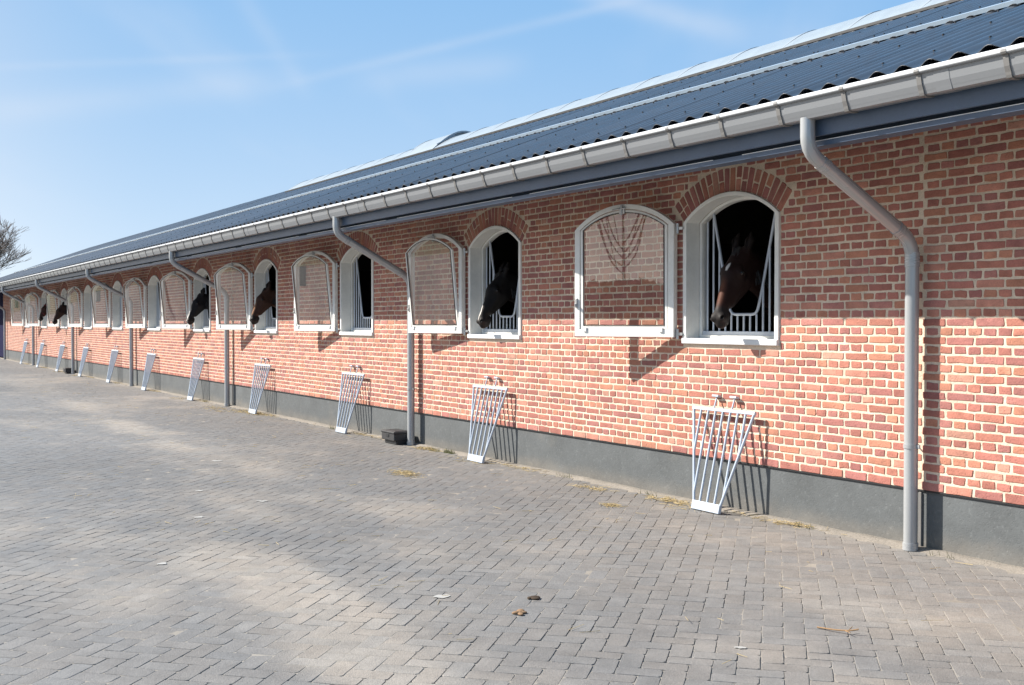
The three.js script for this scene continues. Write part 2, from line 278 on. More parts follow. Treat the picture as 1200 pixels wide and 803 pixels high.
// ------------------------------------------------------------------ the stable
const stable = thing('stable_building', 'long red brick stable with dark blue corrugated roof and arched windows', 'stable');
const holes = WT.map((cx) => archPath(new THREE.Path(), WW - 0.004, SILL + 0.002, SPRING, RISE - 0.002, cx));
const wallShape = new THREE.Shape([[FAR, BASE], [NEAR, BASE], [NEAR, TOPB], [FAR, TOPB]].map(([x, y]) => new THREE.Vector2(x, y)));
wallShape.holes = holes;
const wall = mesh('wall', new THREE.ExtrudeGeometry(wallShape, { depth: 0.24, bevelEnabled: false, curveSegments: 18 }).translate(0, 0, -0.2438), M.mortar, stable);
{
  const rnd = rngOf(4242), list = [], ringX = (AR + RING) * Math.sin(AH), skew = (y) => ringX;
  const cuts = (y0, y1) => {                                   // x intervals that a course must leave free
    const out = [];
    for (const cx of WT) {
      let w = 0;
      if (y1 > SILL && y0 < SPRING) w = WW / 2 + 0.006;
      const reach = (y) => { const d = y - ACY, R = AR + RING + 0.008; return Math.abs(d) < R && y > ACY + (AR) * Math.cos(AH) - 0.001 ? Math.min(Math.sqrt(R * R - d * d), d * Math.tan(AH) + 0.008) : 0; };
      if (y1 > SPRING) for (let k = 0; k <= 4; k++) w = Math.max(w, reach(lerp(y0, y1, k / 4)));
      if (w) out.push([cx - w, cx + w]);
    }
    for (const x of JOINTS) out.push([x - 0.002, x + 0.002]);
    return out;
  };
  const G = 0.0138, rows = Math.floor((TOPB - BASE) / COURSE);
  for (let r = 0; r < rows; r++) {
    const y0 = BASE + r * COURSE + (r ? G / 2 : 0), y1 = BASE + (r + 1) * COURSE - G / 2, str = r % 2 === 0, pitch = str ? 0.22 : 0.11, free = cuts(y0, y1);
    const n0 = Math.floor(FAR / pitch) - 1;
    for (let i = n0; ; i++) {
      let a = i * pitch + (str ? 0 : 0.055), b = a + pitch;
      if (a > NEAR) break;
      const jit = (rnd() - 0.5) * 0.006; a += G / 2 + jit + rnd() * 0.003; b -= G / 2 + rnd() * 0.004 - jit;
      a = Math.max(a, FAR); b = Math.min(b, NEAR);
      let pieces = [[a, b]];
      for (const [p, q] of free) pieces = pieces.flatMap(([s, e]) => (e <= p || s >= q ? [[s, e]] : [[s, p - 0.002], [q + 0.002, e]]).filter(([s, e]) => e - s > 0.03));
      for (const [s, e] of pieces) list.push({ x: (s + e) / 2, y: (y0 + y1) / 2, w: e - s, h: y1 - y0 - rnd() * 0.0025, rot: (rnd() - 0.5) * 0.006 });
    }
  }
  const ring = [];
  WT.forEach((cx, k) => {
    const n = 20;
    for (let i = 0; i < n; i++) {
      const a = lerp(-AH, AH, (i + 0.5) / n), w = (2 * AH * (AR + RING * 0.45)) / n - 0.0125;
      const split = rnd() < 0.35, cut = split ? 0.45 + rnd() * 0.1 : 1, bits = split ? [[0.004, RING * cut - 0.006], [RING * cut + 0.006, RING]] : [[0.004, RING - rnd() * 0.006]];
      for (const [p, q] of bits) { const R = AR + (p + q) / 2; ring.push({ x: cx + Math.sin(a) * R, y: ACY + Math.cos(a) * R, w, h: q - p, rot: -a + (rnd() - 0.5) * 0.012, arch: k }); }
    }
  });
  const palette = [[0.536, 0.211, 0.151], [0.494, 0.188, 0.146], [0.584, 0.251, 0.162], [0.462, 0.18, 0.154], [0.624, 0.273, 0.197], [0.536, 0.223, 0.185], [0.442, 0.179, 0.154], [0.632, 0.319, 0.233]], weight = [0.25, 0.22, 0.16, 0.12, 0.09, 0.08, 0.05, 0.03];
  const score = (b) => { const t = -b.x, u = 11507 / (t + 3.951); return u > 1402 || b.y > 2.98 ? -1 : b.w * b.h * u ** 3; };
  list.forEach((b) => { b.s = score(b); }); ring.forEach((b) => { b.s = score(b); });
  const own = new Set([...list].sort((a, b) => b.s - a.s).slice(0, 300)), ownRing = new Set([...ring].sort((a, b) => b.s - a.s).slice(0, 120));
  const all = new Blocks(), allRing = new Blocks();
  let nb = 0, nr = 0;
  for (const b of [...list, ...ring]) {
    let pick = rnd(), k = 0; while (k < 7 && (pick -= weight[k]) > 0) k++;
    const base = palette[k], arch = b.arch !== undefined, t = (0.88 + rnd() * 0.24) * (arch ? 0.9 : 1), drift = 0.9 + 0.2 * fbm(b.x * 0.35, b.y * 0.6, 3, 401), sx = rnd() * 50, sy = rnd() * 50;
    const cs = Math.cos(b.rot), sn = Math.sin(b.rot), near = b.x > -21;
    const place = (a, c, z) => [b.x + a * cs - c * sn, b.y + a * sn + c * cs, z - 0.0065];
    const colour = (a, c) => { const f = 0.82 + 0.36 * fbm(a * 14 + sx, c * 18 + sy, 3, 410); return [base[0] * t * drift * f, base[1] * t * drift * f, base[2] * t * drift * f]; };
    const put = (B) => block(B, b.w, b.h, 0.0070, 0.0024, near ? 0.0036 : 0.002, near, rnd, place, colour);
    if (own.has(b)) { const B = new Blocks(); put(B); mesh(nb ? `brick_${String(nb).padStart(3, '0')}` : 'brick', B.build(), M.brick, wall); nb++; }
    else if (ownRing.has(b)) { const B = new Blocks(); put(B); mesh(nr ? `arch_brick_${String(nr).padStart(3, '0')}` : 'arch_brick', B.build(), M.brick, wall); nr++; }
    else put(arch ? allRing : all);
  }
  mesh('bricks', all.build(), M.brick, wall).userData.kind = 'stuff';
  mesh('arch_bricks', allRing.build(), M.brick, wall).userData.kind = 'stuff';
}
{ // painted plinth, dusty and splashed towards the ground
  const plinth = mesh('plinth', box(FAR, NEAR, -0.25, BASE - 0.013, -0.247, -0.020), M.plinth, stable), g = new THREE.PlaneGeometry(NEAR - FAR, BASE + 0.187, 1500, 20).translate((NEAR + FAR) / 2, (BASE - 0.213) / 2, -0.018), p = g.attributes.position, c = new Float32Array(p.count * 3);
  for (let i = 0; i < p.count; i++) {
    const x = p.getX(i), y = p.getY(i), n = fbm(x * 3, y * 5, 5, 601), f = fbm(x * 14, y * 14, 3, 605), d = clamp(smooth(0.17, 0.0, y - 0.10 * (n - 0.5) - 0.05 * (f - 0.5)) * 0.55 + 0.25 * smooth(0.62, 0.8, n) * f), t = 0.92 + 0.2 * (fbm(x * 0.7, y * 2, 3, 609) - 0.5);
    c.set([lerp(0.150, 0.30, d) * t, lerp(0.160, 0.265, d) * t, lerp(0.163, 0.22, d) * t], 3 * i);
    p.setZ(i, -0.018 + 0.0016 * (n - 0.5));
  }
  g.setAttribute('color', new THREE.BufferAttribute(c, 3)); g.computeVertexNormals();
  mesh('render_coat', uvMetres(g), std(lin(1, 1, 1), 0.8, { vertexColors: true, map: plinthT, bumpMap: grainB, bumpScale: 0.0025 }), plinth);
}
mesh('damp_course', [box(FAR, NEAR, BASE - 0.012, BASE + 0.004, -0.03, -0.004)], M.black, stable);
for (const x of JOINTS) mesh('joint_strip', rbox(x - 0.028, x - 0.004, 0, BASE - 0.02, -0.03, -0.004, 0.003), M.bracket, stable);
// inside of the building: dark boxes behind the windows
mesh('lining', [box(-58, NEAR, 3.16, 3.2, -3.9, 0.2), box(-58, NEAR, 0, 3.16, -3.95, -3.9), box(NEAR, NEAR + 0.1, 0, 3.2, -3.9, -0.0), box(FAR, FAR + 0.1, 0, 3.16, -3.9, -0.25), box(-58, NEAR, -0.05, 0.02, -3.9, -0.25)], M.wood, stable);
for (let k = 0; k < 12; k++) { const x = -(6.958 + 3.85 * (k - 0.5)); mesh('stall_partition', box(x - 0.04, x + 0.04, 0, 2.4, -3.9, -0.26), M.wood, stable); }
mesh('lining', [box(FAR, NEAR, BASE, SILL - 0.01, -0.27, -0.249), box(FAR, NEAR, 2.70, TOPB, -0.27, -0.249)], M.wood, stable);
// far end bay with a dark blue sliding door, end walls, back
mesh('sliding_door', [rbox(-58, FAR - 0.02, 0.03, 2.5, -0.22, -0.14), rbox(-58, FAR - 0.02, 2.5, 3.1, -0.25, -0.2)], M.navy, stable);
mesh('back_wall', [box(-58, NEAR + 0.1, 0, 3.1, -10.7, -10.5), box(-58.2, -58, 0, 3.1, -10.5, -0.1), box(NEAR + 0.1, NEAR + 0.3, 0, 3.1, -10.5, -0.1)], M.mortar, stable);

// ---- roof
const ROOF0 = [3.018, 1.13], TAN = 0.3839, roofY = (z) => ROOF0[0] + (ROOF0[1] - z) * TAN, XR = 2.6, XL = -58.6, RIDGE = -4.80, CORR = 0.186, NN = V(0, 1, TAN).normalize();
function sheetGeo(waves, z0, z1, lift) {                       // a corrugated sheet, its near edge at z0; local x from 0
  const per = 8, nx = waves * per, nz = 1, P = [], U = [], I = [], T = 0.007;
  for (const s of [0, 1]) for (let k = 0; k <= nz; k++) for (let i = 0; i <= nx; i++) {
    const x = (i / per) * CORR, z = lerp(z0, z1, k / nz), a = 0.0185 * Math.cos((i / per) * 2 * Math.PI) + lift - s * T;
    P.push(x, roofY(z) + NN.y * a, z + NN.z * a); U.push(x, z * 1.07);
  }
  const W = nx + 1, half = W * (nz + 1);
  for (let k = 0; k < nz; k++) for (let i = 0; i < nx; i++) { const a = k * W + i, b = a + 1, c = a + W, d = c + 1; I.push(a, b, d, a, d, c, half + a, half + d, half + b, half + a, half + c, half + d); }
  for (let i = 0; i < nx; i++) I.push(i, half + i, half + i + 1, i, half + i + 1, i + 1);
  const g = new THREE.BufferGeometry(); g.setAttribute('position', new THREE.Float32BufferAttribute(P, 3)); g.setAttribute('uv', new THREE.Float32BufferAttribute(U, 2)); g.setIndex(I); g.computeVertexNormals();
  return g;
}
{
  const low = sheetGeo(6, ROOF0[1], -1.42, 0.02), high = sheetGeo(6, -1.27, RIDGE + 0.02, 0.034), w = 6 * CORR, rnd = rngOf(91);
  const mats = [0.9, 1.0, 1.08, 0.96].map((k) => { const m = M.roof.clone(); m.color.multiplyScalar(k); return m; });
  let i = 0;
  for (let x = XL; x < XR; x += w, i++) for (const [g, h] of [[low, 0], [high, 1]]) { const o = mesh('roof_sheet', g, mats[Math.floor(rnd() * 4)], stable); o.position.x = x; o.position.y = (rnd() - 0.5) * 0.003; }
  const back = new THREE.BoxGeometry(XR - XL, 0.06, Math.hypot(roofY(RIDGE) - 3, 10.9 + RIDGE)); back.rotateX(-Math.atan2(roofY(RIDGE) - 3, 10.9 + RIDGE)); back.translate((XL + XR) / 2, (roofY(RIDGE) + 3) / 2 - 0.03, (RIDGE - 10.9) / 2);
  mesh('back_roof', uvMetres(back), M.roof, stable);
  const under = new THREE.BoxGeometry(XR - XL, 0.04, 6.3); under.rotateX(Math.atan(TAN)); under.translate((XL + XR) / 2, roofY(-1.85) - 0.075, -1.85);
  mesh('roof_underside', uvMetres(under), M.fascia, stable);
  // light joint strip between the two rows of sheets
  const z = -1.30; const st = new THREE.BoxGeometry(XR - XL, 0.034, 0.09); st.rotateX(Math.atan(TAN)); st.translate((XL + XR) / 2, roofY(z) + 0.062, z);
  mesh('joint_flashing', uvMetres(st), M.strip, stable);
  const head = new THREE.CylinderGeometry(0.007, 0.009, 0.009, 6), heads = [];
  const put = (x, z, lift) => heads.push(head.clone().rotateX(Math.atan(TAN)).translate(x, roofY(z) + lift, z));
  for (let x = XL + 0.186 * 2; x < XR; x += 2 * CORR) { put(x, 0.86, 0.050); if (x > -30) { put(x, -0.2, 0.046); put(x + CORR, -1.08, 0.046); put(x, -3.2, 0.060); put(x + CORR, -1.9, 0.060); put(x + CORR / 2, -1.26, 0.095); } }
  mesh('roof_screws', heads, M.black, stable).userData.kind = 'stuff';
}
// ---- ridge light
{
  const X0 = -28.4, X1 = XR, z0 = -3.98, z1 = -5.62, yb = roofY(z0) + 0.07;
  const barrel = (x0, x1, extra, th) => { const s = new THREE.Shape(), n = 16, pt = (i, e) => { const t = i / n; return [lerp(z0 - e * 0.5, z1 + e * 0.5, t), yb + (0.37 + extra - e) * Math.sin(t * Math.PI) ]; };
    for (let i = 0; i <= n; i++) { const [z, y] = pt(i, 0); i ? s.lineTo(-z, y) : s.moveTo(-z, y); } for (let i = n; i >= 0; i--) { const [z, y] = pt(i, th); s.lineTo(-z, y); }
    return uvMetres(new THREE.ExtrudeGeometry(s, { depth: x1 - x0, bevelEnabled: false }).rotateY(Math.PI / 2).translate(x0, 0, 0)); };
  const light = mesh('ridge_light', [barrel(X0, -20.6, 0, 0.02), barrel(-20.6, X1, 0, 0.02)], M.ridge, stable);
  for (let x = X0; x < X1; x += 1.06) mesh('rib', barrel(x - 0.02, x + 0.02, 0.012, 0.03), M.rib, light);
  mesh('curb', [box(X0, X1, roofY(z0) - 0.1, yb - 0.02, z0 - 0.03, z0 + 0.02), box(X0, X1, yb - 0.02, yb + 0.012, z0 - 0.03, z0 + 0.03)], M.black, light);
  // vent hatch standing open above the ridge light
  const hatch = group('vent_hatch', stable);
  mesh('cover', barrel(-21.3, -20.05, 0.09, 0.02), M.ridge, hatch);
  mesh('added_end_panel', barrel(-20.11, -20.09, 0.07, 0.30), M.ridge, hatch);  // pale panel added to stand in for the bright inside of the hatch
  for (const x of [-21.3, -20.05]) mesh('rim', barrel(x - 0.02, x + 0.02, 0.102, 0.035), M.rib, hatch);
  mesh('strut', [rod(V(-20.04, yb + 0.36, z0 - 0.55), V(-20.04, yb + 0.14, z0 - 0.15), 0.016), rod(V(-20.04, yb + 0.30, z0 - 0.75), V(-20.04, yb + 0.08, z0 - 0.35), 0.016)], M.rib, hatch);
}
// ---- fascia beam and gutter
mesh('fascia', [rbox(XL, XR, 2.757, 2.965, 1.02, 1.045, 0.004), rbox(XL, XR, 2.70, 2.80, 0.88, 0.91, 0.003), rbox(XL, XR, 2.700, 2.736, 0.97, 1.0, 0.003), rbox(XL, XR, 2.700, 2.706, 0.91, 0.97, 0.002)], M.fascia, stable);
for (let x = XR - 0.4; x > -40; x -= 2.75) mesh('lit_lip_edge', rbox(x - 2.45, x, 2.733, 2.738, 0.985, 1.004, 0.002), M.sill, stable);   // sunlit edge of the lower lip, painted as pale strips
const gutterShape = (o) => { const p = [[1.055, 2.975], [1.052, 2.868], [1.062, 2.856], [1.120, 2.852], [1.140, 2.858], [1.146, 2.872], [1.150, 2.880], [1.163, 2.910], [1.172, 2.950], [1.174, 2.966], [1.190, 2.970], [1.196, 2.980], [1.194, 2.994], [1.182, 3.000]];
  const s = new THREE.Shape(); p.forEach(([z, y], i) => (i ? s.lineTo(-z - (i > 3 ? o : 0), y - (i < 6 ? o : 0)) : s.moveTo(-z, y)));
  [[1.174, 2.994], [1.166, 2.962], [1.155, 2.912], [1.140, 2.882], [1.115, 2.858], [1.066, 2.862], [1.060, 2.975]].forEach(([z, y]) => s.lineTo(-z, y)); return s; };
const along = (s, x0, x1) => uvMetres(new THREE.ExtrudeGeometry(s, { depth: x1 - x0, bevelEnabled: false }).rotateY(Math.PI / 2).translate(x0, 0, 0));
const gutter = mesh('gutter', along(gutterShape(0), XL, XR), M.zinc, stable);
mesh('gutter_lip', rbox(XL, XR, 2.974, 3.004, 1.168, 1.2, 0.008), M.lip, gutter);
for (let x = 1.85; x > XL + 0.2; x -= 0.545) mesh('gutter_bracket', along(gutterShape(0.007), x - 0.016, x + 0.016), M.bracket, gutter);
for (let x = 0; x > XL; x -= 4) mesh('gutter_joint', along(gutterShape(0.002), x - 0.05, x + 0.05), M.zinc, gutter);
// ---- downpipes
PT.forEach((x) => {
  const r = 0.047, pts = bent([V(x, 2.87, 1.105), V(x, 2.66, 1.105), V(x, 2.125, 0.092), V(x, 0.0, 0.092)], 0.13, 8);
  const pipe = mesh('downpipe', uvPipe(tube(pts, r, 90, 16)), M.pipe, stable);
  const ring = (y, h, e) => new THREE.CylinderGeometry(r + e, r + e, h, 18).translate(x, y, 0.092);
  mesh('socket', uvPipe(ring(2.0, 0.10, 0.004)), M.pipe, pipe);
  mesh('clamp', [ring(0.72, 0.028, 0.005), rod(V(x, 0.72, 0.09), V(x - 0.03, 0.72, -0.01), 0.006), box(x + 0.046, x + 0.072, 0.706, 0.734, 0.086, 0.098)].map((g) => { const q = g.index ? g.toNonIndexed() : g; return q; }), M.pipe, pipe);
  const d = V(0, -0.535, -1.013).normalize(), a = V(x, 2.66, 1.105).addScaledVector(d, 0.13), c = V(x, 2.125, 0.092).addScaledVector(d, -0.13);
  mesh('socket', [rod(a, a.clone().addScaledVector(d, 0.06), r + 0.0015, r + 0.004, 18), rod(c, c.clone().addScaledVector(d, -0.06), r + 0.0015, r + 0.004, 18)], M.pipe, pipe);
  mesh('shoe', ring(0.03, 0.05, 0.006), M.pipe, pipe);
});
function uvPipe(g) { return g; }

// ---- windows: fixed frame, sill, barred grille with a V-shaped gap
function makeWindow() {
  const w = new THREE.Group();
  const fr = (w1, y0, ys, r, inset, z0, z1, bev = 0.004) => { const s = archPath(new THREE.Shape(), w1, y0, ys, r); s.holes.push(archPath(new THREE.Path(), w1 - 2 * inset, y0 + inset, ys, r - inset * 0.75)); return new THREE.ExtrudeGeometry(s, { depth: z1 - z0 - 2 * bev, bevelEnabled: true, bevelThickness: bev, bevelSize: bev, bevelOffset: -bev, bevelSegments: 2, curveSegments: 22 }).translate(0, 0, z0 + bev); };
  mesh('frame', uvMetres(fr(WW, SILL, SPRING, RISE, 0.045, -0.135, 0.016)), M.frame, w);
  mesh('inner_frame', uvMetres(fr(WW - 0.086, SILL + 0.043, SPRING, RISE - 0.032, 0.035, -0.20, -0.136)), M.frame, w);
  mesh('sill', uvMetres(new RoundedBoxGeometry(WW - 0.004, 0.048, 0.055, 2, 0.006).translate(0, SILL + 0.026, 0.004)), M.sill, w);
  const yb = SILL + 0.10, z = -0.165, yv = SILL + 0.255;
  mesh('rail', rbox(-0.50, 0.50, yb - 0.028, yb + 0.012, z - 0.02, z + 0.02, 0.004), M.bar, w);
  const iw = WW / 2 - 0.08, top = (x) => { const R = AR - 0.07; return ACY + Math.sqrt(R * R - x * x); };
  const vp = bent([V(-0.385, 2.545, z), V(-0.205, yv + 0.17, z), V(-0.155, yv, z), V(0.155, yv, z), V(0.205, yv + 0.17, z), V(0.385, 2.545, z)], 0.05, 5);
  mesh('v_rail', tube(vp, 0.0125, 60, 8), M.bar, w);
  const vx = (x) => { const a = Math.abs(x); return a < 0.155 ? yv : a < 0.205 ? lerp(yv, yv + 0.17, (a - 0.155) / 0.05) : lerp(yv + 0.17, 2.545, (a - 0.205) / 0.18); };
  for (let i = -6; i <= 6; i++) { const x = i * 0.0755, a = Math.abs(x); mesh('bar', rod(V(x, yb, z), V(x, a < 0.38 ? vx(x) : top(x), z), 0.0095, 0.0095, 10), M.bar, w); }
  return w;
}
const winProto = makeWindow();
// ---- sashes: outer casing, inner glazing frame hinged at its foot, pane
function makeSash(tilt) {
  const s = new THREE.Group(), W = 1.115, h = 1.0, r = 0.212;
  const fr = (w1, y0, ys, rr, inset, z0, z1, bev = 0.004) => { const q = archPath(new THREE.Shape(), w1, y0, ys, rr); q.holes.push(archPath(new THREE.Path(), w1 - 2 * inset, y0 + inset * 1.1, ys, rr - inset * 0.72)); return uvMetres(new THREE.ExtrudeGeometry(q, { depth: z1 - z0 - 2 * bev, bevelEnabled: true, bevelThickness: bev, bevelSize: bev, bevelOffset: -bev, bevelSegments: 2, curveSegments: 22 }).translate(-W / 2 - 0.02, 0, z0 + bev)); };
  mesh('casing', fr(W, 0, h, r, 0.062, -0.03, 0.03), M.frame, s);
  mesh('casing', fr(W - 0.118, 0.065, h, r - 0.044, 0.014, -0.03, -0.012, 0.002), M.frame, s);
  const inner = group('glazing_frame', s);
  inner.position.set(-W / 2 - 0.02, 0.07, 0.012); inner.rotation.x = tilt;
  const w2 = W - 0.14, at = (g) => g.translate(W / 2 + 0.02, 0, 0);
  const pts = (w1, y0, ys, rr) => { const a = archPath(new THREE.Path(), w1, y0, ys, rr); return a; };
  const q = archPath(new THREE.Shape(), w2, 0, h - 0.075, r - 0.05); q.holes.push(pts(w2 - 0.06, 0.03, h - 0.075, r - 0.07));
  const g1 = uvMetres(new THREE.ExtrudeGeometry(q, { depth: 0.02, bevelEnabled: true, bevelThickness: 0.003, bevelSize: 0.003, bevelOffset: -0.003, bevelSegments: 1, curveSegments: 22 }).translate(0, 0, -0.012));
  inner.userData.frame = g1;
  // frame and pane are sub-parts of the sash, so they are placed in the sash's own axes
  const place = (g) => g.applyMatrix4(new THREE.Matrix4().makeRotationX(tilt)).translate(inner.position.x, inner.position.y, inner.position.z);
  s.remove(inner);
  mesh('glazing_frame', place(g1), M.frame, s);
  mesh('pane', place(new THREE.ShapeGeometry(pts2(w2 - 0.05, 0.025, h - 0.075, r - 0.066), 22)), M.glass, s);
  mesh('gasket', place(uvMetres(gasket(w2 - 0.062, 0.032, h - 0.075, r - 0.072))), M.black, s);
  for (const y of [0.03, 0.96]) mesh('hinge', [rod(V(0.0, y - 0.045, 0), V(0.0, y + 0.045, 0), 0.014), box(-0.03, 0.05, y - 0.012, y + 0.012, -0.012, 0.002)], M.steel, s);
  mesh('latch', [rbox(-W - 0.004, -W + 0.018, 0.27, 0.36, 0.028, 0.045, 0.003), rbox(-W + 0.002, -W + 0.012, 0.28, 0.31, 0.045, 0.06, 0.002)], M.steel, s);
  const cx = -W / 2 - 0.02, cy = h + r - 0.05;
  mesh('catch', [rod(V(cx - 0.10, cy, 0.05), V(cx + 0.05, cy + 0.012, 0.05), 0.007), rod(V(cx, cy - 0.05, 0.045), V(cx, cy + 0.04, 0.045), 0.011), rbox(cx - 0.03, cx + 0.03, cy - 0.04, cy + 0.02, 0.028, 0.044, 0.004)], M.steel, s);
  for (const x of [cx - w2 / 2 + 0.06, cx + w2 / 2 - 0.06]) mesh('pivot', rbox(x - 0.018, x + 0.018, 0.045, 0.085, 0.026, 0.042, 0.003), M.sill, s);
  return s;
}
function pts2(w, y0, ys, r) { return archPath(new THREE.Shape(), w, y0, ys, r); }
function gasket(w, y0, ys, r) { const q = archPath(new THREE.Shape(), w, y0, ys, r); q.holes.push(archPath(new THREE.Path(), w - 0.016, y0 + 0.008, ys, r - 0.006)); return new THREE.ExtrudeGeometry(q, { depth: 0.008, bevelEnabled: false, curveSegments: 22 }).translate(0, 0, 0.009 - 0.002); }
const sashShut = makeSash(0.008), sashTilt = makeSash(0.105);
{
  const rnd = rngOf(15);
  WT.forEach((cx, k) => {
    const w = k ? winProto.clone() : winProto; w.name = 'window'; w.position.x = cx; stable.add(w);
    const s = k === 0 ? sashShut : k === 1 ? sashTilt : sashTilt.clone(); s.name = 'window_sash'; stable.add(s);
    s.position.set(cx - WW / 2 - 0.035, SILL + 0.055, 0.045); s.rotation.y = [0.29, 0.14, 0.20, 0.26, 0.28, 0.18, 0.19, 0.17, 0.14, 0.27, 0.25][k];
  });
}
shade(stable);

// ------------------------------------------------------------------ grates leaning against the wall under the windows
{
  const names = ['below the nearest window, nearest of the row', 'below the second window, right of the black box', 'below the third window, left of the black box', 'below the bay horse with the orange brown nose', 'below the black horse with the sunlit nose', 'below the sixth window, just left of a drainpipe', 'below the seventh window, just right of a drainpipe', 'below the eighth window, before the far black box', 'below the brown horse that stretches down', 'below the horse in the red halter', 'farthest of the row, near the blue door'];
  const proto = new THREE.Group(), r = 0.0105, H = 0.85;
  mesh('top_rail', rbox(-0.385, 0.385, H - 0.014, H + 0.014, -0.012, 0.012, 0.004), M.grate, proto);
  mesh('bottom_plate', rbox(-0.172, 0.172, 0.0, 0.075, -0.016, 0.016, 0.005), M.grate, proto);
  for (const s of [-1, 1]) { mesh('side_bar', rod(V(s * 0.373, H, 0), V(s * 0.163, 0.06, 0), r * 1.15, r * 1.15, 10), M.grate, proto);
    const x = s * 0.11 - 0.01; mesh('hook', [rod(V(x, H, 0), V(x, H + 0.115, -0.012), 0.007), rbox(x - 0.045, x + 0.035, H + 0.108, H + 0.126, -0.03, 0.01, 0.004)].map(uvMetres), M.grate, proto); }
  for (let i = -3; i <= 3; i++) { const x = i * 0.091, a = Math.abs(x), y = a < 0.163 ? 0.06 : lerp(0.06, H, (a - 0.163) / 0.21); mesh('bar', rod(V(x, y, 0), V(x, H, 0), r), M.grate, proto); }
  const rnd = rngOf(8);
  WT.forEach((cx, k) => {
    const t = thing('window_grate', `white tapered bar grate ${names[k]}`, 'grate', [cx + (k ? (rnd() - 0.5) * 0.08 : 0.0), 0.006, 0.255], (rnd() - 0.5) * 0.04, 'removed window grates leaning along the wall');
    t.rotation.order = 'YXZ'; t.rotation.x = -0.225;
    for (const c of proto.children) t.add(c.clone());
  });
}

// ------------------------------------------------------------------ wall lamps
{
  const where = ['seen behind the third open sash', 'behind the seventh open sash, beyond a drainpipe', 'at the far dark blue door'];
  [-16.72, -32.3, -48.0].forEach((x, k) => {
    const t = thing('wall_lamp', `black framed box lamp on brick wall ${where[k]}`, 'wall lamp', [x, 2.30, 0], 0, 'box lamps on the stable wall');
    mesh('backplate', rbox(-0.08, 0.08, -0.15, 0.15, 0, 0.03), M.dark, t);
    mesh('lens', rbox(-0.07, 0.07, -0.125, 0.125, 0.03, 0.10, 0.015, 3), M.lampGlass, t);
    mesh('hood', [rbox(-0.085, 0.085, 0.125, 0.152, 0.0, 0.125), rbox(-0.085, 0.085, -0.152, -0.125, 0.0, 0.115), rbox(-0.085, -0.07, -0.15, 0.15, 0.02, 0.11), rbox(0.07, 0.085, -0.15, 0.15, 0.02, 0.11)], M.dark, t);
  });
}

// ------------------------------------------------------------------ bait boxes by the drainpipes
[[-13.02, 'near'], [-36.15, 'far']].forEach(([x, w]) => {
  const t = thing('bait_box', w === 'near' ? 'flat black plastic box on a foot beside the second drainpipe' : 'small black box beside the far drainpipe under a brown horse', 'bait box', [x, 0.004, 0.16]);
  mesh('box_body', rbox(-0.19, 0.19, 0.045, 0.14, -0.11, 0.13, 0.012), M.dark, t);
  mesh('lid', [rbox(-0.20, 0.20, 0.138, 0.166, -0.12, 0.14, 0.01), rbox(-0.16, 0.16, 0.163, 0.172, -0.08, 0.10, 0.004)], M.dark, t);
  mesh('foot', rbox(-0.15, 0.19, 0.0, 0.046, -0.1, 0.10, 0.006), M.black, t);
  mesh('lock', rbox(-0.04, 0.04, 0.09, 0.13, 0.128, 0.137, 0.003), M.black, t);
});

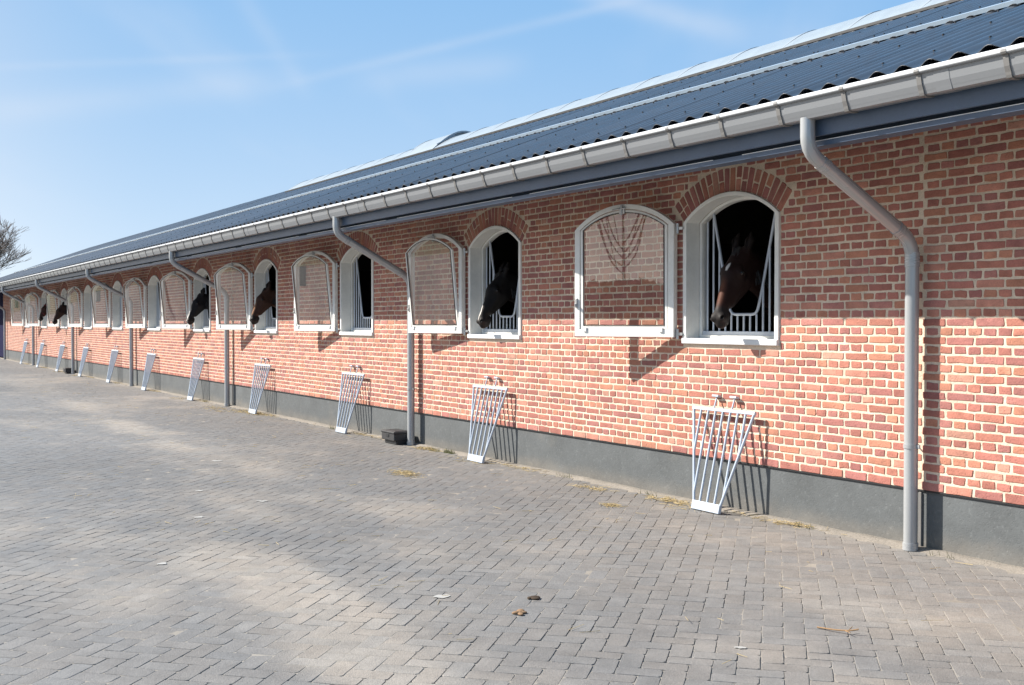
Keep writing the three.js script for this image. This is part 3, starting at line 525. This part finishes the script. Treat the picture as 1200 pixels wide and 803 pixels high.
// ------------------------------------------------------------------ horses
const horseParts = (() => {
  const P = [2.17, -0.075], A = [-0.897, 0.442], B = [0.442, 0.897];                   // (y, z): poll, direction to the muzzle, direction out of the face
  const at = (a, b, w = 0) => V(w, P[0] + A[0] * a + B[0] * b, P[1] + A[1] * a + B[1] * b);
  const cone = (p, a, b, ra, rb, sx = 1) => {                                       // tapered capsule, sx flattens it sideways
    const ax = a.x / sx, ux = b.x / sx - ax, uy = b.y - a.y, uz = b.z - a.z, px = p.x / sx - ax, py = p.y - a.y, pz = p.z - a.z;
    const t = clamp((px * ux + py * uy + pz * uz) / (ux * ux + uy * uy + uz * uz + 1e-12));
    return Math.hypot(px - ux * t, py - uy * t, pz - uz * t) - lerp(ra, rb, t);
  };
  const smin = (a, b, k) => { const h = Math.max(k - Math.abs(a - b), 0) / k; return Math.min(a, b) - h * h * k * 0.25; };
  const mir = (p) => V(Math.abs(p.x), p.y, p.z);
  const c = { poll: at(0.02, -0.01), brow: at(0.19, 0.022), n0: at(0.20, 0.03), n1: at(0.50, 0.022), jowl: at(0.185, -0.075, 0.045), chinA: at(0.40, -0.045, 0.02), muz: at(0.555, 0.004, 0.012), lip: at(0.585, -0.02), chin: at(0.555, -0.058), eye: at(0.185, 0.035, 0.088), browB: at(0.165, 0.05, 0.07), ear0: at(-0.03, 0.012, 0.055), ear1: at(-0.10, 0.03, 0.066), ear2: at(-0.175, 0.035, 0.06), nos: at(0.573, 0.035, 0.045), nosR: at(0.56, 0.028, 0.040), cheekA: at(0.22, -0.01, 0.065), cheekB: at(0.42, -0.008, 0.035), thr: at(0.10, -0.10), mouth0: at(0.60, -0.038, 0), mouth1: at(0.49, -0.03, 0.06) };
  const nk = [V(0, 2.05, -0.20), V(0, 1.86, -0.55), V(0, 1.55, -1.0), V(0, 1.32, -1.35)], nc = [V(0, 2.12, -0.17), V(0, 2.0, -0.55), V(0, 1.72, -1.05)];
  const body = (q) => {
    const p = mir(q);
    let d = cone(p, nk[0], nk[1], 0.12, 0.165, 0.62); d = smin(d, cone(p, nk[1], nk[2], 0.165, 0.27, 0.68), 0.1); d = smin(d, cone(p, nc[0], nc[1], 0.06, 0.07, 0.7), 0.08); d = smin(d, cone(p, nc[1], nc[2], 0.07, 0.09, 0.8), 0.1);
    d = smin(d, cone(p, nk[3], V(0, 1.28, -2.0), 0.33, 0.35, 0.84), 0.2); d = smin(d, cone(p, V(0, 1.28, -2.0), V(0, 1.34, -2.45), 0.33, 0.33, 0.85), 0.2);
    d = smin(d, cone(p, V(0.16, 1.1, -1.22), V(0.15, 0.62, -1.2), 0.13, 0.062), 0.1); d = smin(d, cone(p, V(0.15, 0.62, -1.2), V(0.15, 0.16, -1.22), 0.05, 0.036), 0.03); d = smin(d, cone(p, V(0.15, 0.14, -1.21), V(0.15, 0.06, -1.15), 0.04, 0.058), 0.03);
    d = smin(d, cone(p, V(0.17, 1.15, -2.5), V(0.16, 0.72, -2.42), 0.19, 0.09), 0.1); d = smin(d, cone(p, V(0.16, 0.72, -2.42), V(0.15, 0.50, -2.62), 0.07, 0.05), 0.05); d = smin(d, cone(p, V(0.15, 0.50, -2.62), V(0.15, 0.14, -2.55), 0.045, 0.036), 0.03); d = smin(d, cone(p, V(0.15, 0.14, -2.55), V(0.15, 0.06, -2.5), 0.04, 0.058), 0.03);
    return d;
  };
  const headD = (q) => {
    const p = mir(q);
    let d = cone(p, c.poll, c.brow, 0.082, 0.088, 0.98);
    d = smin(d, cone(p, c.n0, c.n1, 0.078, 0.05, 0.86), 0.05);
    d = smin(d, cone(p, c.jowl, c.chinA, 0.088, 0.036, 0.62), 0.05);
    d = smin(d, cone(p, c.cheekA, c.cheekB, 0.028, 0.018), 0.05);
    d = smin(d, cone(p, c.muz, c.lip, 0.054, 0.046, 0.95), 0.04);
    d = smin(d, cone(p, c.chin, at(0.50, -0.05), 0.030, 0.03, 1.1), 0.03);
    d = smin(d, cone(p, c.nosR, c.nos, 0.024, 0.022), 0.025);
    d = smin(d, cone(p, c.browB, c.eye, 0.026, 0.024), 0.03);
    d = smin(d, cone(p, c.ear0, c.ear1, 0.030, 0.032, 1.0), 0.03); d = smin(d, cone(p, c.ear1, c.ear2, 0.032, 0.006, 1.0), 0.012);
    d = Math.max(d, -(cone(p, at(-0.055, 0.052, 0.068), at(-0.14, 0.05, 0.066), 0.017, 0.006)));
    d = Math.max(d, -(cone(p, at(0.578, 0.052, 0.058), at(0.56, 0.035, 0.050), 0.012, 0.010)));
    d = Math.max(d, -(cone(p, c.mouth0, c.mouth1, 0.004, 0.003)) - 0.001);
    d = Math.max(d, -(cone(p, at(0.187, 0.040, 0.115), at(0.187, 0.036, 0.110), 0.016, 0.016)));
    d = smin(d, cone(p, c.thr, nk[0], 0.085, 0.12, 0.7), 0.07); d = smin(d, cone(p, nk[0], nk[1], 0.12, 0.165, 0.62), 0.1); d = smin(d, cone(p, nc[0], nc[1], 0.06, 0.07, 0.7), 0.08);
    return d;
  };
  function march(f, x, y, z, n) {
    const mc = new MarchingCubes(n, M.black, false, false, 120000), p = new THREE.Vector3(), hx = (x[1] - x[0]) / 2, hy = (y[1] - y[0]) / 2, hz = (z[1] - z[0]) / 2, mx = (x[0] + x[1]) / 2, my = (y[0] + y[1]) / 2, mz = (z[0] + z[1]) / 2, half = n / 2;
    for (let k = 0; k < n; k++) for (let j = 0; j < n; j++) for (let i = 0; i < n; i++) { p.set(mx + ((i - half) / half) * hx, my + ((j - half) / half) * hy, mz + ((k - half) / half) * hz); mc.field[i + j * n + k * n * n] = -f(p); }
    mc.isolation = 0; mc.update();
    const cnt = mc.count ?? mc.geometry.drawRange.count, pos = mc.positionArray.slice(0, cnt * 3), nor = new Float32Array(cnt * 3), e = 0.003, q = new THREE.Vector3();
    for (let i = 0; i < cnt; i++) {
      const X = mx + pos[3 * i] * hx, Y = my + pos[3 * i + 1] * hy, Zz = mz + pos[3 * i + 2] * hz; pos[3 * i] = X; pos[3 * i + 1] = Y; pos[3 * i + 2] = Zz;
      const nx = f(q.set(X + e, Y, Zz)) - f(q.set(X - e, Y, Zz)), ny = f(q.set(X, Y + e, Zz)) - f(q.set(X, Y - e, Zz)), nz = f(q.set(X, Y, Zz + e)) - f(q.set(X, Y, Zz - e)), l = Math.hypot(nx, ny, nz) || 1;
      nor[3 * i] = nx / l; nor[3 * i + 1] = ny / l; nor[3 * i + 2] = nz / l;
    }
    // keep the winding in step with the normals
    for (let i = 0; i < cnt; i += 3) { const o = 3 * i, a = V(pos[o], pos[o + 1], pos[o + 2]), b = V(pos[o + 3], pos[o + 4], pos[o + 5]), d = V(pos[o + 6], pos[o + 7], pos[o + 8]); if (b.sub(a).cross(d.sub(a)).dot(V(nor[o], nor[o + 1], nor[o + 2])) < 0) for (let k = 0; k < 3; k++) { for (const arr of [pos, nor]) { const t = arr[o + 3 + k]; arr[o + 3 + k] = arr[o + 6 + k]; arr[o + 6 + k] = t; } } }
    const g = new THREE.BufferGeometry(); g.setAttribute('position', new THREE.BufferAttribute(pos, 3)); g.setAttribute('normal', new THREE.BufferAttribute(nor, 3)); g.setAttribute('uv', new THREE.BufferAttribute(new Float32Array(cnt * 2).map((_, i) => pos[3 * (i >> 1) + (i & 1 ? 1 : 2)]), 2));
    return g;
  }
  const head = march((p) => Math.max(headD(p), -0.42 - p.z), [-0.24, 0.24], [1.42, 2.42], [-0.46, 0.36], 112);
  const trunk = march((p) => Math.max(body(p), p.z + 0.40), [-0.46, 0.46], [-0.02, 2.3], [-2.95, -0.34], 76);
  const geo = mergeGeometries([head, trunk]);
  const aOf = (p) => { const y = p.y - P[0], z = p.z - P[1]; return [y * A[0] + z * A[1], y * B[0] + z * B[1]]; };
  return { at, geo, aOf, nc };
})();
function hairStrips(list, seed, spread) {                        // list of [root, tip direction, length]
  const rnd = rngOf(seed), gs = [];
  for (const [root, dir, len] of list) { const a = root, m = a.clone().addScaledVector(dir, len * 0.55).add(V((rnd() - 0.5) * spread, 0, (rnd() - 0.5) * spread)), e = a.clone().addScaledVector(dir, len).add(V((rnd() - 0.5) * spread * 1.6, -0.02, (rnd() - 0.5) * spread * 1.6));
    gs.push(new THREE.TubeGeometry(new THREE.CatmullRomCurve3([a, m, e]), 5, 0.006 + rnd() * 0.004, 4, false)); }
  return gs;
}
function makeHorse(k, opt, label) {
  const { at, geo, aOf, nc } = horseParts, t = thing('horse', label, 'horse', [WT[k] + (opt.dx ?? 0), opt.dy ?? 0, opt.dz ?? 0], opt.yaw ?? 0, 'horses looking out of the stable windows');
  t.rotation.order = 'YXZ'; t.scale.setScalar(opt.size ?? 1);
  const g = geo.clone(), p = geo.attributes.position, col = new Float32Array(p.count * 3), q = new THREE.Vector3();
  for (let i = 0; i < p.count; i++) {
    q.fromBufferAttribute(p, i); const [a, b] = aOf(q), w = Math.abs(q.x), n = fbm(q.z * 30 + q.x * 9, q.y * 30, 3, 700 + k);
    let c = opt.coat.map((v) => v * (0.8 + 0.4 * n));
    const mix = (to, f) => { c = c.map((v, j) => lerp(v, to[j], f)); };
    if (q.z > -0.3) { mix(opt.face ?? opt.coat, smooth(0.05, 0.0, w) * smooth(0.22, 0.34, a) * smooth(-0.02, 0.03, b)); mix([0.022, 0.018, 0.017], smooth(0.44, 0.52, a) * (opt.darkMuzzle ?? 1)); mix([0.014, 0.011, 0.01], smooth(-0.02, -0.05, a) * 0.7); }
    if (opt.star && q.z > -0.3 && b > 0.03) { const d = Math.hypot((q.x - opt.star[0]) / 0.016, (a - opt.star[1]) / 0.042) + (n - 0.5) * 0.6; mix([0.62, 0.58, 0.54], smooth(1.1, 0.8, d)); }
    if (opt.blazeOrSun && q.z > -0.3 && b > 0.0) { const d = Math.abs(q.x - 0.006 * Math.sin(a * 30)) / opt.blazeOrSun[2] + (n - 0.5) * 0.5; mix([0.60, 0.56, 0.52], smooth(1.1, 0.8, d) * smooth(opt.blazeOrSun[0], opt.blazeOrSun[0] + 0.03, a) * smooth(opt.blazeOrSun[1] + 0.03, opt.blazeOrSun[1], a)); }
    if (q.y < 0.55) mix([0.015, 0.012, 0.011], smooth(0.6, 0.45, q.y));
    col.set(c, 3 * i);
  }
  g.setAttribute('color', new THREE.BufferAttribute(col, 3));
  mesh('body', g, new THREE.MeshPhysicalMaterial({ color: lin(1, 1, 1), roughness: 0.6, specularIntensity: 0.35, vertexColors: true, bumpMap: grainB, bumpScale: 0.0012 }), t);
  const eyeM = std(lin(0.01, 0.008, 0.007), 0.08), hairM = std(lin(0.016, 0.013, 0.012), 0.6);
  for (const s of [-1, 1]) { const e = at(0.187, 0.037, 0.097 * s); mesh('eye', new THREE.SphereGeometry(0.0185, 14, 10).translate(e.x, e.y, e.z), eyeM, t); }
  const rnd = rngOf(50 + k), mane = [], fore = [];
  for (let i = 0; i < 130; i++) { const f = i / 130, s = V(0, 0, 0).copy(nc[0]).lerp(nc[1], f * 1.0).add(V((rnd() - 0.5) * 0.02, 0.06 + rnd() * 0.006, 0.02)); mane.push([s, V(0.34 + rnd() * 0.2, -0.85, 0.05).normalize(), 0.16 + rnd() * 0.09]); }
  for (let i = 0; i < 34; i++) fore.push([at(-0.03 + rnd() * 0.03, 0.05 + rnd() * 0.02, (rnd() - 0.5) * 0.05), V((rnd() - 0.5) * 0.25, -0.86, 0.50).normalize(), 0.05 + rnd() * 0.05]);
  mesh('mane', hairStrips(mane, 60 + k, 0.03), hairM, t);
  mesh('forelock', hairStrips(fore, 61 + k, 0.02), hairM, t);
  if (opt.halter) {
    const ring = (a, rb, rw, b0) => { const pts = []; for (let i = 0; i <= 24; i++) { const f = (i / 24) * 2 * Math.PI; pts.push(at(a - 0.02 * Math.sin(f), b0 + rb * Math.sin(f), rw * Math.cos(f))); } return new THREE.TubeGeometry(new THREE.CatmullRomCurve3(pts, true), 40, 0.009, 6, true); };
    mesh('halter', [ring(0.36, 0.085, 0.068, -0.01), ring(0.07, 0.13, 0.098, -0.03)], std(lin(...opt.halter), 0.7), t);
  }
  return t;
}
makeHorse(0, { coat: [0.015, 0.006, 0.0045], face: [0.10, 0.035, 0.019], star: [0.012, 0.17], yaw: 0.14, dz: 0.02, dx: 0.09, dy: -0.175, size: 1.065 }, 'dark bay horse with a white star looking out of the nearest window');  // lighter face colour paints sunlight along the ridge of the nose
makeHorse(1, { coat: [0.0065, 0.005, 0.0048], blazeOrSun: [0.32, 0.55, 0.009], yaw: -0.10, dz: -0.03, dy: -0.09 }, 'black brown horse with a white stripe looking out of the second window');
makeHorse(3, { coat: [0.045, 0.020, 0.013], face: [0.28, 0.125, 0.05], yaw: -0.08, dz: 0.05, dy: -0.06 }, 'bay horse with an orange brown nose and upright ears leaning out');
makeHorse(4, { coat: [0.010, 0.009, 0.0095], blazeOrSun: [0.36, 0.58, 0.02], star: [0.0, 0.20], yaw: -0.05, dz: 0.08, dy: -0.07 }, 'black horse with a nose painted sunlit leaning out of the fifth window');  // pale stripe on this nose is painted sunlight on the muzzle
makeHorse(8, { coat: [0.034, 0.016, 0.012], yaw: -0.15, dz: 0.13, dy: -0.09 }, 'brown horse stretching its head down out of the ninth window');
makeHorse(9, { coat: [0.055, 0.025, 0.02], halter: [0.22, 0.02, 0.03], yaw: 0.25, dz: -0.02, dy: 0.02 }, 'brown horse in a red halter, farthest of the horses along the wall');

// ------------------------------------------------------------------ trees
function bareTree(seed, H, opt) {                                // returns [trunk geometry, crown geometry]
  const rnd = rngOf(seed), trunk = [], crown = [];
  const grow = (p, d, len, r, depth) => {
    const seg = depth === 0 ? 3 : 2; let a = p.clone(), dir = d.clone();
    for (let i = 0; i < seg; i++) {
      const b = a.clone().addScaledVector(dir, len / seg), r1 = r * (1 - 0.35 * (i / seg)), r2 = r * (1 - 0.35 * ((i + 1) / seg));
      (depth === 0 ? trunk : crown).push(rod(a, b, r1, r2, depth < 2 ? 8 : depth < 4 ? 5 : 3));
      a = b; dir = dir.clone().add(V((rnd() - 0.5) * opt.bend, (rnd() - 0.3) * opt.bend * 0.6, (rnd() - 0.5) * opt.bend)).normalize();
      if (depth > 0 && depth < opt.depth && rnd() < 0.6) branch(a, dir, len, r2, depth);
    }
    if (depth < opt.depth) for (let i = 0; i < opt.split; i++) branch(a, dir, len, r * 0.62, depth);
  };
  const branch = (a, dir, len, r, depth) => { const s = opt.spread * (0.6 + rnd() * 0.8), ang = rnd() * 6.283, side = V(Math.cos(ang), 0, Math.sin(ang)); grow(a, dir.clone().multiplyScalar(Math.cos(s)).addScaledVector(side, Math.sin(s)).add(V(0, opt.up, 0)).normalize(), len * (0.62 + rnd() * 0.25), Math.max(opt.min, r * 0.68), depth + 1); };
  grow(V(0, -0.1, 0), V(0, 1, 0), H * (opt.foot ?? 0.28), H * 0.022, 0);
  return [trunk, crown];
}
const bark = std(lin(0.10, 0.085, 0.075), 0.95), twigM = std(lin(0.17, 0.135, 0.12), 0.95);
{
  const [t, c] = bareTree(12, 14, { foot: 0.24, depth: 6, split: 3, spread: 0.55, up: 0.1, bend: 0.3, min: 0.013 });
  const o = thing('bare_tree', 'large leafless tree rising behind the far end of the roof', 'tree', [-97, -1.5, -2.0]);
  mesh('trunk', t, bark, o); mesh('crown', c, twigM, o);
}
{ // young trees along the other side of the yard, mirrored in the panes
  const build = (seed) => {
    const rnd = rngOf(seed), trunk = [rod(V(0, -0.1, 0), V(0.02, 2.2, 0), 0.05, 0.042), rod(V(0.02, 2.2, 0), V(0, 4.7, 0.02), 0.042, 0.014)], crown = [];
    for (let i = 0; i < 8; i++) {
      const y = 2.55 + i * 0.10 + rnd() * 0.05, a = (i % 2 ? 0 : Math.PI) + (rnd() - 0.5) * 1.0, R = 0.98 - i * 0.07 + 0.14 * rnd(), dir = V(Math.cos(a), 0, Math.sin(a)), top = 4.3 + rnd() * 0.5;
      const pts = [V(0, y, 0), V(0, y + 0.11, 0).addScaledVector(dir, R * 0.17), V(0, y + 0.34, 0).addScaledVector(dir, R * 0.40), V((rnd() - 0.5) * 0.06, lerp(y, top, 0.6), 0).addScaledVector(dir, R * 0.72), V((rnd() - 0.5) * 0.1, top, 0).addScaledVector(dir, R * (0.95 + 0.15 * rnd()))];
      crown.push(new THREE.TubeGeometry(new THREE.CatmullRomCurve3(pts), 14, 0.016, 6, false));
      if (i % 3 === 0) crown.push(new THREE.TubeGeometry(new THREE.CatmullRomCurve3([pts[1], pts[2].clone().addScaledVector(dir, -0.09).add(V(0, 0.12, 0)), pts[4].clone().addScaledVector(dir, -0.22 - 0.1 * rnd())]), 10, 0.011, 5, false));
    }
    return [trunk, crown];
  };
  const label = ['young leafless tree on the lawn across the yard, mirrored in the nearest pane', 'second young leafless tree on the lawn across the yard from the stable', 'third young leafless tree on the lawn across the yard from the stable', 'last young leafless tree on the lawn across the yard, near the far end'];
  [-13.4, -21.5, -29.5, -38].forEach((x, k) => { const [t, c] = build(300 + k), o = thing('young_tree', label[k], 'tree', [x, -0.09, 15.2], k * 0.7, 'young trees across the yard'); mesh('trunk', t, bark, o); mesh('crown', c, twigM, o); });
}
{ // loose hedge beyond the lawn
  const rnd = rngOf(66), leaf = new THREE.BufferGeometry(); leaf.setAttribute('position', new THREE.Float32BufferAttribute([-0.5, 0, 0, 0.5, 0, 0, 0, 1, 0.15, -0.5, 0, 0, 0, -1, 0.1, 0.5, 0, 0], 3)); leaf.computeVertexNormals();
  const n = 60000, im = new THREE.InstancedMesh(leaf, std(lin(0.075, 0.082, 0.04), 0.95), n), m = new THREE.Matrix4(), q = new THREE.Quaternion(), e = new THREE.Euler();
  for (let i = 0; i < n; i++) { const x = -120 + rnd() * 150, top = 2.3 + 1.3 * fbm(x * 0.3, 2, 4, 801), y = Math.pow(rnd(), 0.8) * top, z = 46 + (rnd() - 0.5) * 2.4; e.set(rnd() * 6, rnd() * 6, rnd() * 6); m.compose(V(x, y, z), q.setFromEuler(e), V(0.3, 0.3, 0.3).multiplyScalar(0.6 + rnd())); im.setMatrixAt(i, m); im.setColorAt(i, lin(0.6 + rnd() * 0.8, 0.6 + rnd() * 0.7, 0.6 + rnd() * 0.5)); }
  im.name = 'hedge'; im.castShadow = im.receiveShadow = true; scene.add(im); tag(im, 'long loose hedge on the far side of the lawn', 'hedge', null, 'stuff');
}

// ------------------------------------------------------------------ straw, leaves and a twig on the pavers
{
  const rnd = rngOf(909), gs = [];
  const patch = (x, z, sx, sz, n, y = 0.004) => { for (let i = 0; i < n; i++) { const r = Math.sqrt(-2 * Math.log(rnd() + 1e-6)) * 0.5, f = rnd() * 6.283, px = x + r * Math.cos(f) * sx, pz = Math.max(0.02, z + r * Math.sin(f) * sz), a = rnd() * 6.283, l = 0.03 + rnd() * 0.10, h = y + rnd() * 0.014, d = V(Math.cos(a), 0, Math.sin(a)); gs.push(rod(V(px, h, pz).addScaledVector(d, -l / 2), V(px, h + (rnd() - 0.4) * 0.012, pz).addScaledVector(d, l / 2), 0.0014 + rnd() * 0.001, 0.0012, 3)); } };
  WT.forEach((x) => { patch(x + 0.3 + rnd() * 0.4, 0.12, 0.7, 0.1, 60, 0.008); if (rnd() < 0.6) patch(x - 0.8 + rnd(), 0.25, 0.4, 0.2, 40); });
  patch(-7.55, 0.18, 0.35, 0.10, 120, 0.008); patch(-18.6, 0.2, 0.7, 0.16, 260); patch(-19.9, 0.45, 0.8, 0.3, 120); patch(-6.1, 0.10, 0.18, 0.05, 40, 0.012); patch(-12.2, 0.15, 0.3, 0.1, 120); patch(-10.3, 1.35, 0.28, 0.12, 150); patch(-7.6, 0.75, 0.09, 0.06, 50); patch(-8.5, 0.3, 0.3, 0.1, 60);
  for (let i = 0; i < 170; i++) patch(-3.5 - rnd() * 30, rnd() * 4.5, 0.2, 0.2, 2);
  tag(mesh('straw', gs, std(lin(0.52, 0.40, 0.20), 0.9)), 'loose yellow straw scattered over the pavers along the wall', 'straw', null, 'stuff');
}
{ // pale dried splashes and a few weeds
  const rnd = rngOf(414), gs = [], spots = [[-5.59, 3.45, 0.04], [-7.66, 0.72, 0.035], [-7.3, 4.6, 0.03], [-8.9, 3.9, 0.035], [-9.4, 3.2, 0.04], [-10.3, 3.5, 0.03], [-3.95, 2.7, 0.018], [-12.4, 2.7, 0.05]];
  for (const [x, z, r] of spots) { const n = 11, p = []; for (let i = 0; i <= n; i++) { const a = (i / n) * 6.283, q = r * (0.55 + 0.7 * hash(i % n, Math.round(x * 100))); p.push(new THREE.Vector2(Math.cos(a) * q * 1.5, Math.sin(a) * q)); } gs.push(new THREE.ShapeGeometry(new THREE.Shape(p)).rotateX(-Math.PI / 2).rotateY(rnd() * 6).translate(x, 0.0055, z)); }
  tag(mesh('white_splashes', gs, std(lin(0.37, 0.355, 0.33), 0.95)), 'pale dried splashes spotted over the grey pavers', 'splashes', null, 'stuff');
  const ws = [], tuft = (x, z, n) => { for (let i = 0; i < n; i++) { const a = V(x + (rnd() - 0.5) * 0.25, 0, z + rnd() * 0.06), d = V((rnd() - 0.5) * 0.9, 1, (rnd() - 0.3) * 0.9).normalize(); ws.push(rod(a, a.clone().addScaledVector(d, 0.02 + rnd() * 0.045), 0.0022, 0.0006, 3)); } };
  [[-11.7, 0.07, 90], [-12.0, 0.12, 40], [-7.9, 0.06, 14], [-6.0, 0.06, 12], [-9.3, 0.06, 20], [-15.3, 0.07, 40], [-19, 0.08, 40], [-21.8, 0.08, 30], [-4.8, 0.06, 8]].forEach((q) => tuft(...q));
  tag(mesh('weeds', ws, std(lin(0.17, 0.18, 0.06), 0.9)), 'small green weeds growing where the pavers meet the plinth', 'weeds', null, 'stuff');
}
{
  const t = tag(mesh('twig', [tube(bent([V(-0.10, 0.006, 0.02), V(0, 0.012, 0), V(0.07, 0.02, -0.03), V(0.10, 0.03, -0.06)], 0.04), 0.004, 16, 5), rod(V(0.05, 0.016, -0.02), V(0.10, 0.022, 0.0), 0.003, 0.002, 5), rod(V(0.06, 0.016, -0.025), V(0.05, 0.03, -0.07), 0.003, 0.002, 5)], std(lin(0.30, 0.18, 0.09), 0.9)), 'small brown forked twig lying on the pavers at the lower right', 'twig');
  t.position.set(-3.9, 0.002, 2.1);
}
{
  const rnd = rngOf(31), leafG = (s) => { const r = rngOf(s), gs = []; for (let i = 0; i < 5; i++) { const g = new THREE.IcosahedronGeometry(0.012 + r() * 0.012, 1); g.scale(1.6, 0.5, 1); g.rotateY(r() * 6); g.translate((r() - 0.5) * 0.05, 0.006, (r() - 0.5) * 0.04); gs.push(g); } return gs; };
  [[-5.04, 3.27, 'brown crumpled leaf on the pavers in the middle foreground', 0.24, 0.15], [-5.26, 3.04, 'dark curled leaf on the pavers beyond the brown one', 0.05, 0.04]].forEach(([x, z, l, c, s]) => { const t = tag(mesh(numbered('dry_leaf'), leafG(c * 1000), std(lin(c, c * 0.6, c * 0.32), 0.9)), l, 'leaf'); t.position.set(x, 0.002, z); });
}
shade(scene);
renderer.render(scene, camera);
